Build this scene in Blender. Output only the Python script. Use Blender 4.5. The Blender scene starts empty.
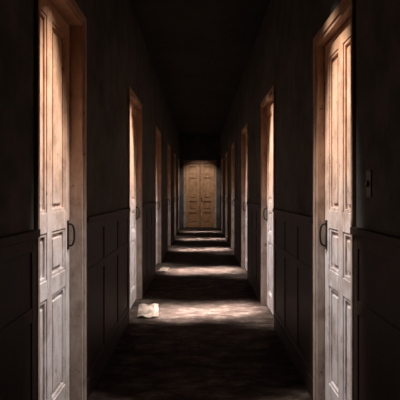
import bpy, bmesh, math, random
from mathutils import Vector, noise, Matrix, Euler
random.seed(4)
S=bpy.context.scene
W=0.83; EYE=1.5; CEIL=3.75; END=18.0; BACK=-1.6; T=0.30
# (near edge, far edge, height, recess)
LD=[(-0.75,0.15,2.68,.07),(2.22,3.09,2.68,.075),(5.07,6.12,2.66,.05),(8.1,9.15,2.66,.05),(11.1,12.1,2.66,.05),(13.9,14.8,2.66,.05),(16.4,17.2,2.66,.05)]
RD=[(-0.6,0.2,2.56,.07),(2.36,3.10,2.54,.04),(4.85,5.80,2.62,.045),(7.55,8.55,2.62,.045),(10.4,11.3,2.62,.045),(13.1,14.0,2.62,.045),(15.8,16.6,2.62,.045)]
def newmat(n):
    m=bpy.data.materials.new(n); m.use_nodes=True
    nt=m.node_tree; b=nt.nodes['Principled BSDF']; return m,nt,b
def N(nt,t,**k):
    n=nt.nodes.new(t)
    for a,v in k.items(): setattr(n,a,v)
    return n
def coords(nt,scale):
    g=N(nt,'ShaderNodeNewGeometry'); mp=N(nt,'ShaderNodeMapping'); mp.inputs['Scale'].default_value=scale
    nt.links.new(g.outputs['Position'],mp.inputs['Vector']); return mp.outputs['Vector']
def ntex(nt,vec,s,d=6,r=.6):
    n=N(nt,'ShaderNodeTexNoise'); n.inputs['Scale'].default_value=s; n.inputs['Detail'].default_value=d; n.inputs['Roughness'].default_value=r
    nt.links.new(vec,n.inputs['Vector']); return n.outputs['Fac']
def ramp(nt,f,stops):
    r=N(nt,'ShaderNodeValToRGB'); e=r.color_ramp.elements
    while len(e)<len(stops): e.new(.5)
    for i,(p,c) in enumerate(stops): e[i].position=p; e[i].color=(c[0],c[1],c[2],1)
    nt.links.new(f,r.inputs['Fac']); return r.outputs['Color']
def mix(nt,f,a,b,mode='MIX'):
    m=N(nt,'ShaderNodeMix',data_type='RGBA',blend_type=mode)
    if isinstance(f,float): m.inputs[0].default_value=f
    else: nt.links.new(f,m.inputs[0])
    for i,v in ((6,a),(7,b)):
        if isinstance(v,tuple): m.inputs[i].default_value=(*v,1)
        else: nt.links.new(v,m.inputs[i])
    return m.outputs[2]
def bump(nt,b,h,s,d=.01):
    n=N(nt,'ShaderNodeBump'); n.inputs['Strength'].default_value=s; n.inputs['Distance'].default_value=d
    nt.links.new(h,n.inputs['Height']); nt.links.new(n.outputs['Normal'],b.inputs['Normal'])
def doormat(name,top,mid,low,dark,wear=.60):
    m,nt,b=newmat(name)
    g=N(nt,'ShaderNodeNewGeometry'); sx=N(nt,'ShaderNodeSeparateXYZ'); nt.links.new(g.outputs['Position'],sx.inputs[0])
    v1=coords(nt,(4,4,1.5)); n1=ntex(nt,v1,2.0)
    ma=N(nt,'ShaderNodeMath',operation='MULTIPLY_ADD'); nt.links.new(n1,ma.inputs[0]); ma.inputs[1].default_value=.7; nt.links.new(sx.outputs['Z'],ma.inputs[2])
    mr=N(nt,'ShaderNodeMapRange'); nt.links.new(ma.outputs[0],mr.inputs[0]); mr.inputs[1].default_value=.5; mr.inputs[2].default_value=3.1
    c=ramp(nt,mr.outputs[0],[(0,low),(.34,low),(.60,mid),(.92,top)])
    v2=coords(nt,(16,16,3)); grain=ntex(nt,v2,3.0,6,.6)
    gr=ramp(nt,grain,[(.32,(.66,.61,.57)),(.52,(1,1,1))])
    c=mix(nt,.5,c,gr,'MULTIPLY')
    v3=coords(nt,(11,11,6)); ch=ntex(nt,v3,2.2,10,.78)
    cf=ramp(nt,ch,[(wear,(0,0,0)),(wear+.04,(1,1,1))])
    c=mix(nt,cf,c,dark)
    v4=coords(nt,(2,2,1.5)); st=ntex(nt,v4,3.6,8,.65)
    c=mix(nt,.65,c,ramp(nt,st,[(.36,(.50,.42,.37)),(.56,(1,1,1))]),'MULTIPLY')
    nt.links.new(c,b.inputs['Base Color']); b.inputs['Roughness'].default_value=.5
    bump(nt,b,ch,.5,.004); return m
M_door=doormat('worn_wood_painted_light',(.60,.34,.20),(.74,.50,.37),(.72,.67,.69),(.13,.062,.037))  # warm upper and cool lower light painted into the colour, plus real wear
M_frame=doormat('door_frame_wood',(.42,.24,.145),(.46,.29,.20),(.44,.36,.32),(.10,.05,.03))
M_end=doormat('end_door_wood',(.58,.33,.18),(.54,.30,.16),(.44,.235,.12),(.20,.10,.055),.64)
m,nt,b=newmat('dark_plaster'); M_wall=m
a=ntex(nt,coords(nt,(1,1,1)),1.6,8,.65)
c=ramp(nt,a,[(.3,(.058,.056,.052)),(.7,(.128,.122,.113))])
a2=ntex(nt,coords(nt,(2,2,1.6)),2.5,8,.7)
c=mix(nt,.6,c,ramp(nt,a2,[(.38,(.45,.42,.39)),(.6,(1,1,1))]),'MULTIPLY')
nt.links.new(c,b.inputs['Base Color']); b.inputs['Roughness'].default_value=.9; b.inputs['Specular IOR Level'].default_value=.2; bump(nt,b,ntex(nt,coords(nt,(1,1,1)),9,8,.65),.35,.010)
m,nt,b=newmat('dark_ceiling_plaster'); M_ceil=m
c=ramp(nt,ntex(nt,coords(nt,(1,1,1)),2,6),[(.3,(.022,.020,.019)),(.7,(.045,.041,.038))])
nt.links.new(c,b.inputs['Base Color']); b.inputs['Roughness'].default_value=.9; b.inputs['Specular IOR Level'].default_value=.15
m,nt,b=newmat('dark_wainscot_wood'); M_wain=m
gg=ntex(nt,coords(nt,(10,10,1.2)),4,8,.65)
c=ramp(nt,gg,[(.3,(.011,.0062,.005)),(.7,(.034,.018,.013))])
nt.links.new(c,b.inputs['Base Color']); b.inputs['Roughness'].default_value=.6; b.inputs['Specular IOR Level'].default_value=.3; bump(nt,b,gg,.3,.004)
m,nt,b=newmat('dusty_floorboards'); M_floor=m
n1=ntex(nt,coords(nt,(1.5,2.5,1)),2.5,12,.75)
c=ramp(nt,n1,[(.33,(.012,.0075,.006)),(.48,(.032,.021,.017)),(.57,(.066,.048,.041)),(.70,(.135,.106,.095))])
nt.links.new(c,b.inputs['Base Color']); b.inputs['Roughness'].default_value=.9; b.inputs['Specular IOR Level'].default_value=.1; bump(nt,b,n1,.6,.015)
m,nt,b=newmat('blackened_iron'); M_iron=m
c=ramp(nt,ntex(nt,coords(nt,(1,1,1)),30),[(.3,(.012,.010,.009)),(.7,(.035,.03,.025))]); nt.links.new(c,b.inputs['Base Color']); b.inputs['Metallic'].default_value=.6; b.inputs['Roughness'].default_value=.5
m,nt,b=newmat('yellowed_paper'); M_rub=m
c=ramp(nt,ntex(nt,coords(nt,(1,1,1)),9),[(.3,(.08,.057,.043)),(.6,(.19,.15,.125))]); nt.links.new(c,b.inputs['Base Color']); b.inputs['Roughness'].default_value=.9
m,nt,b=newmat('aged_bakelite'); M_sw=m
c=ramp(nt,ntex(nt,coords(nt,(1,1,1)),20),[(.3,(.10,.095,.09)),(.7,(.14,.13,.12))]); nt.links.new(c,b.inputs['Base Color']); b.inputs['Roughness'].default_value=.5
def box(bm,x0,x1,y0,y1,z0,z1):
    if x0>x1:x0,x1=x1,x0
    vs=[bm.verts.new((x,y,z)) for x in(x0,x1) for y in(y0,y1) for z in(z0,z1)]
    for f in ((0,1,3,2),(4,6,7,5),(0,4,5,1),(2,3,7,6),(0,2,6,4),(1,5,7,3)): bm.faces.new([vs[i] for i in f])
def obj(name,bm,mat,parent=None,bevel=0):
    bmesh.ops.recalc_face_normals(bm,faces=bm.faces)
    me=bpy.data.meshes.new(name); bm.to_mesh(me); bm.free(); me.materials.append(mat)
    o=bpy.data.objects.new(name,me); S.collection.objects.link(o)
    if parent: o.parent=parent
    if bevel:
        md=o.modifiers.new('b','BEVEL'); md.width=bevel; md.segments=2; md.limit_method='ANGLE'
    return o
def empty(name):
    e=bpy.data.objects.new(name,None); S.collection.objects.link(e); return e
bm=bmesh.new(); box(bm,-W-T,W+T,BACK-.2,END+.2,-.1,0); obj('floor',bm,M_floor)
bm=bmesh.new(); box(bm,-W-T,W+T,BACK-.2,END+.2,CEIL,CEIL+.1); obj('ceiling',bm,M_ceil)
def wall(side,doors,name):
    s=side; bm=bmesh.new(); y=BACK
    for (a,b_,h,r) in doors:
        box(bm,s*W,s*(W+T),y,a,0,CEIL); box(bm,s*W,s*(W+T),a,b_,h,CEIL); y=b_
    box(bm,s*W,s*(W+T),y,END,0,CEIL)
    for (a,b_,h,r) in doors: box(bm,s*(W+.2),s*(W+T),a,b_,0,h)
    obj('wall_'+name,bm,M_wall)
    bm=bmesh.new(); bb=bmesh.new(); y=BACK; segs=[]
    for (a,b_,h,r) in doors: segs.append((y,a-.025)); y=b_+.055
    segs.append((y,END))
    for (a,b_) in segs:
        if b_-a<.1: continue
        box(bm,s*(W-.008),s*W,a,b_,.0,1.28)
        n=max(1,round((b_-a)/.6)); w=(b_-a)/n
        for i in range(n+1):
            yc=min(max(a+i*w,a+.03),b_-.03); box(bm,s*(W-.016),s*(W-.007),yc-.03,yc+.03,.14,1.26)
        for z0,z1 in((.14,.20),(.86,.93),(1.20,1.27)): box(bm,s*(W-.015),s*(W-.006),a,b_,z0,z1)
        box(bm,s*(W-.035),s*W,a,b_,1.27,1.31)
        box(bb,s*(W-.024),s*(W-.001),a,b_,0,.14)
    obj('trim_wainscot_'+name,bm,M_wain,bevel=.003)
    obj('baseboard_'+name,bb,M_wain,bevel=.004)
wall(-1,LD,'left'); wall(1,RD,'right')
bm=bmesh.new(); box(bm,-W-T,W+T,BACK-.2,BACK,0,CEIL); obj('wall_back',bm,M_wall)
EW=.62; EH=2.66
bm=bmesh.new(); box(bm,-W-T,-EW,END,END+.2,0,CEIL); box(bm,EW,W+T,END,END+.2,0,CEIL); box(bm,-EW,EW,END,END+.2,EH,CEIL); box(bm,-EW,EW,END+.15,END+.2,0,EH)
obj('wall_end',bm,M_wall)
def leaf(bm,f,u0,u1,z0,z1,cols,rows,st=.085):
    def B(a,b_,d0,d1,c,d):
        p=f(a,d0,c); q=f(b_,d1,d); box(bm,min(p[0],q[0]),max(p[0],q[0]),min(p[1],q[1]),max(p[1],q[1]),min(p[2],q[2]),max(p[2],q[2]))
    B(u0,u1,.024,.04,z0,z1)
    inner=(u1-u0-st*(cols+1))/cols
    for i in range(cols+1):
        a=u0+i*(inner+st); B(a,a+st,0,.025,z0,z1)
    prev=z0
    for (r0,r1) in rows+[(z1,z1)]:
        for i in range(cols):
            a=u0+st+i*(inner+st); B(a,a+inner,.001,.025,prev,r0)
        prev=r1
    for (r0,r1) in rows:
        for i in range(cols):
            a=u0+st+i*(inner+st); e=a+inner; m=.02
            B(a,a+m,.008,.025,r0,r1);B(e-m,e,.008,.025,r0,r1);B(a+m,e-m,.008,.025,r0,r0+m);B(a+m,e-m,.008,.025,r1-m,r1)
            if inner>.12: B(a+.05,e-.05,.010,.025,r0+.05,r1-.05)
def rows_for(h): return [(.20,.86),(.97,1.25),(1.37,h-.14)]
def handle(parent,p,s,ax):
    bm=bmesh.new()
    def P(o,u,z):
        return (p[0]+s*o,p[1]+u,p[2]+z) if ax=='x' else (p[0]+u,p[1]+s*o,p[2]+z)
    a=P(0,-.018,-.10); c=P(.006,.018,.10); box(bm,a[0],c[0],min(a[1],c[1]),max(a[1],c[1]),a[2],c[2])
    obj('handle_plate',bm,M_iron,parent,.002)
    cu=bpy.data.curves.new('handle_grip','CURVE'); cu.dimensions='3D'; cu.bevel_depth=.007; cu.bevel_resolution=3
    sp=cu.splines.new('POLY'); pts=[]
    for i in range(15):
        ang=math.pi*i/14; pts.append(P(.004+.042*math.sin(ang)**.5,0,-.075*math.cos(ang)))
    sp.points.add(14)
    for q,w in zip(sp.points,pts): q.co=(*w,1)
    cu.materials.append(M_iron); o=bpy.data.objects.new('handle_grip',cu); S.collection.objects.link(o); o.parent=parent
k=0
for s,doors in((-1,LD),(1,RD)):
    for (a,b_,h,R) in doors:
        k+=1; e=empty('door_%d'%k)
        j=.03
        bm=bmesh.new(); X0,X1=s*(W-.012),s*(W+.16)
        box(bm,X0,X1,a,a+j,0,h); box(bm,X0,X1,b_-j,b_,0,h); box(bm,X0,X1,a+j,b_-j,h-j,h)
        box(bm,s*(W-.022),s*(W-.0005),b_-.005,b_+.05,0,h+.05); box(bm,s*(W-.022),s*(W-.0005),a-.02,a+.005,0,h+.05); box(bm,s*(W-.022),s*(W-.0005),a+.005,b_-.005,h-.005,h+.05)
        obj('frame',bm,M_frame,e,.003)
        bm=bmesh.new(); f=lambda u,d,z:(s*(W+R+d),u,z)
        leaf(bm,f,a+j+.004,b_-j-.008,.012,h-j-.005,2,rows_for(h))
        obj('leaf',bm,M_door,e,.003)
        handle(e,(s*(W+R),b_-j-.05,1.20),-s,'x')
        bm=bmesh.new()
        for z in(.35,1.3,h-.35): bmesh.ops.create_cone(bm,cap_ends=True,segments=10,radius1=.011,radius2=.011,depth=.1,matrix=Matrix.Translation((s*(W+R-.006),a+j+.008,z)))
        obj('hinges',bm,M_iron,e)
e=empty('double_door')
bm=bmesh.new()
box(bm,-EW-.05,-EW+.04,END-.03,END+.1,0,EH+.06); box(bm,EW-.04,EW+.05,END-.03,END+.1,0,EH+.06); box(bm,-EW+.04,EW-.04,END-.03,END+.1,EH-.04,EH+.06)
box(bm,-EW-.07,EW+.07,END-.05,END-.001,EH+.06,EH+.10)
obj('frame',bm,M_frame,e,.004)
f=lambda u,d,z:(u,END+.03+d*2.4,z)
for nm,u0,u1 in(('leaf_1',-EW+.045,-.012),('leaf_2',.012,EW-.045)):
    bm=bmesh.new(); leaf(bm,f,u0,u1,.012,EH-.05,1,[(.2,.62),(.74,1.08),(1.2,2.05),(2.16,EH-.15)],.12); obj(nm,bm,M_end,e,.004)
handle(e,(.07,END+.03,1.14),-1,'y')
def paper(cx,cy,sx,sy,rot,seed,hgt):
    bm=bmesh.new(); n=24; g=[]; ca,sa=math.cos(rot),math.sin(rot)
    for i in range(n+1):
        r=[]
        for q in range(n+1):
            u=(i/n-.5)*sx; v_=(q/n-.5)*sy
            # folded ridges from overlapping crease directions
            z=0
            for k2,(ax,ay,fq) in enumerate(((1,.3,7),(-.4,1,9),(.7,-.7,13))):
                t=(u*ax+v_*ay)*fq+seed*.37*k2; z+=abs((t%1)-.5)*(1,.7,.5)[k2]
            edge=1-.55*max(abs(2*i/n-1),abs(2*q/n-1))**2
            z=.004+hgt*z*edge
            r.append(bm.verts.new((cx+u*ca-v_*sa+.012*noise.noise(Vector((u*9,v_*9,seed))),cy+u*sa+v_*ca+.03*noise.noise(Vector((v_*9,u*9,seed))),z)))
        g.append(r)
    for i in range(n):
        for q in range(n): bm.faces.new((g[i][q],g[i+1][q],g[i+1][q+1],g[i][q+1]))
    o=obj('crumpled_paper',bm,M_rub); md=o.modifiers.new('t','SOLIDIFY'); md.thickness=.002
paper(-.64,5.45,.25,.55,.10,3,.075)
paper(-.69,8.35,.17,.40,-.15,8,.045)
e=empty('light_switch')
bm=bmesh.new(); box(bm,W-.008,W-.0005,2.12,2.18,1.47,1.60); obj('plate',bm,M_sw,e,.003)
bm=bmesh.new(); box(bm,W-.02,W-.007,2.142,2.158,1.52,1.55); obj('toggle',bm,M_sw,e,.002)
def spot(name,p,t,en,ang,sx,sy,blend=.5,col=(1,1,1),r=.04):
    l=bpy.data.lights.new(name,'SPOT'); l.energy=en; l.spot_size=math.radians(ang); l.spot_blend=blend; l.color=col; l.shadow_soft_size=r
    o=bpy.data.objects.new(name,l); S.collection.objects.link(o); o.location=p
    o.rotation_euler=(Vector(t)-Vector(p)).to_track_quat('-Z','X').to_euler(); o.scale=(sx,sy,1); return o
def area(p,sx,sy,en,spread,col,rz=0):
    l=bpy.data.lights.new('added_floor_patch_light','AREA'); l.shape='RECTANGLE'; l.size=sx; l.size_y=sy; l.energy=en; l.spread=math.radians(spread); l.color=col  # added light with no fixture, throws the bright patches on the floor
    o=bpy.data.objects.new('added_floor_patch_light',l); S.collection.objects.link(o); o.location=p; o.rotation_euler=(0,0,rz)
COL=(1.0,.93,.86)
for i in range(1,7):
    dim=[0,.85,1.1,.9,.7,.5,.35][i]
    for s,D in((-1,LD),(1,RD)):
        a,b_,h,R=D[i]; yc=(a+b_)/2
        spot('added_spot',(-s*.6,yc,3.6),(s*.93,yc,1.15),640*dim,50,1,.42,.65,COL)  # added spots without fixtures, one lighting each door from across the corridor
    if i>1:
        yc=[0,0,5.5,8.3,11.3,13.7,16.2][i]
        area((.08,yc,3.7),1.2,.45,[0,0,42,40,32,22,12][i],11,(1,.91,.85),math.radians(9))
spot('added_spot',(0,15.6,3.6),(0,18,1.3),210,50,1,1,.6,(1,.9,.78))  # another added spot without a fixture, brightens the end door
w=bpy.data.worlds.new('w'); S.world=w; w.use_nodes=True; w.node_tree.nodes['Background'].inputs[0].default_value=(.02,.025,.03,1)
cd=bpy.data.cameras.new('camera'); cd.sensor_width=36; cd.lens=36*440/400; cd.shift_y=-9/400; cd.clip_start=.05
co=bpy.data.objects.new('camera',cd); S.collection.objects.link(co); co.location=(0,0,EYE); co.rotation_euler=(math.pi/2,0,0); S.camera=co
S.view_settings.view_transform='Standard'
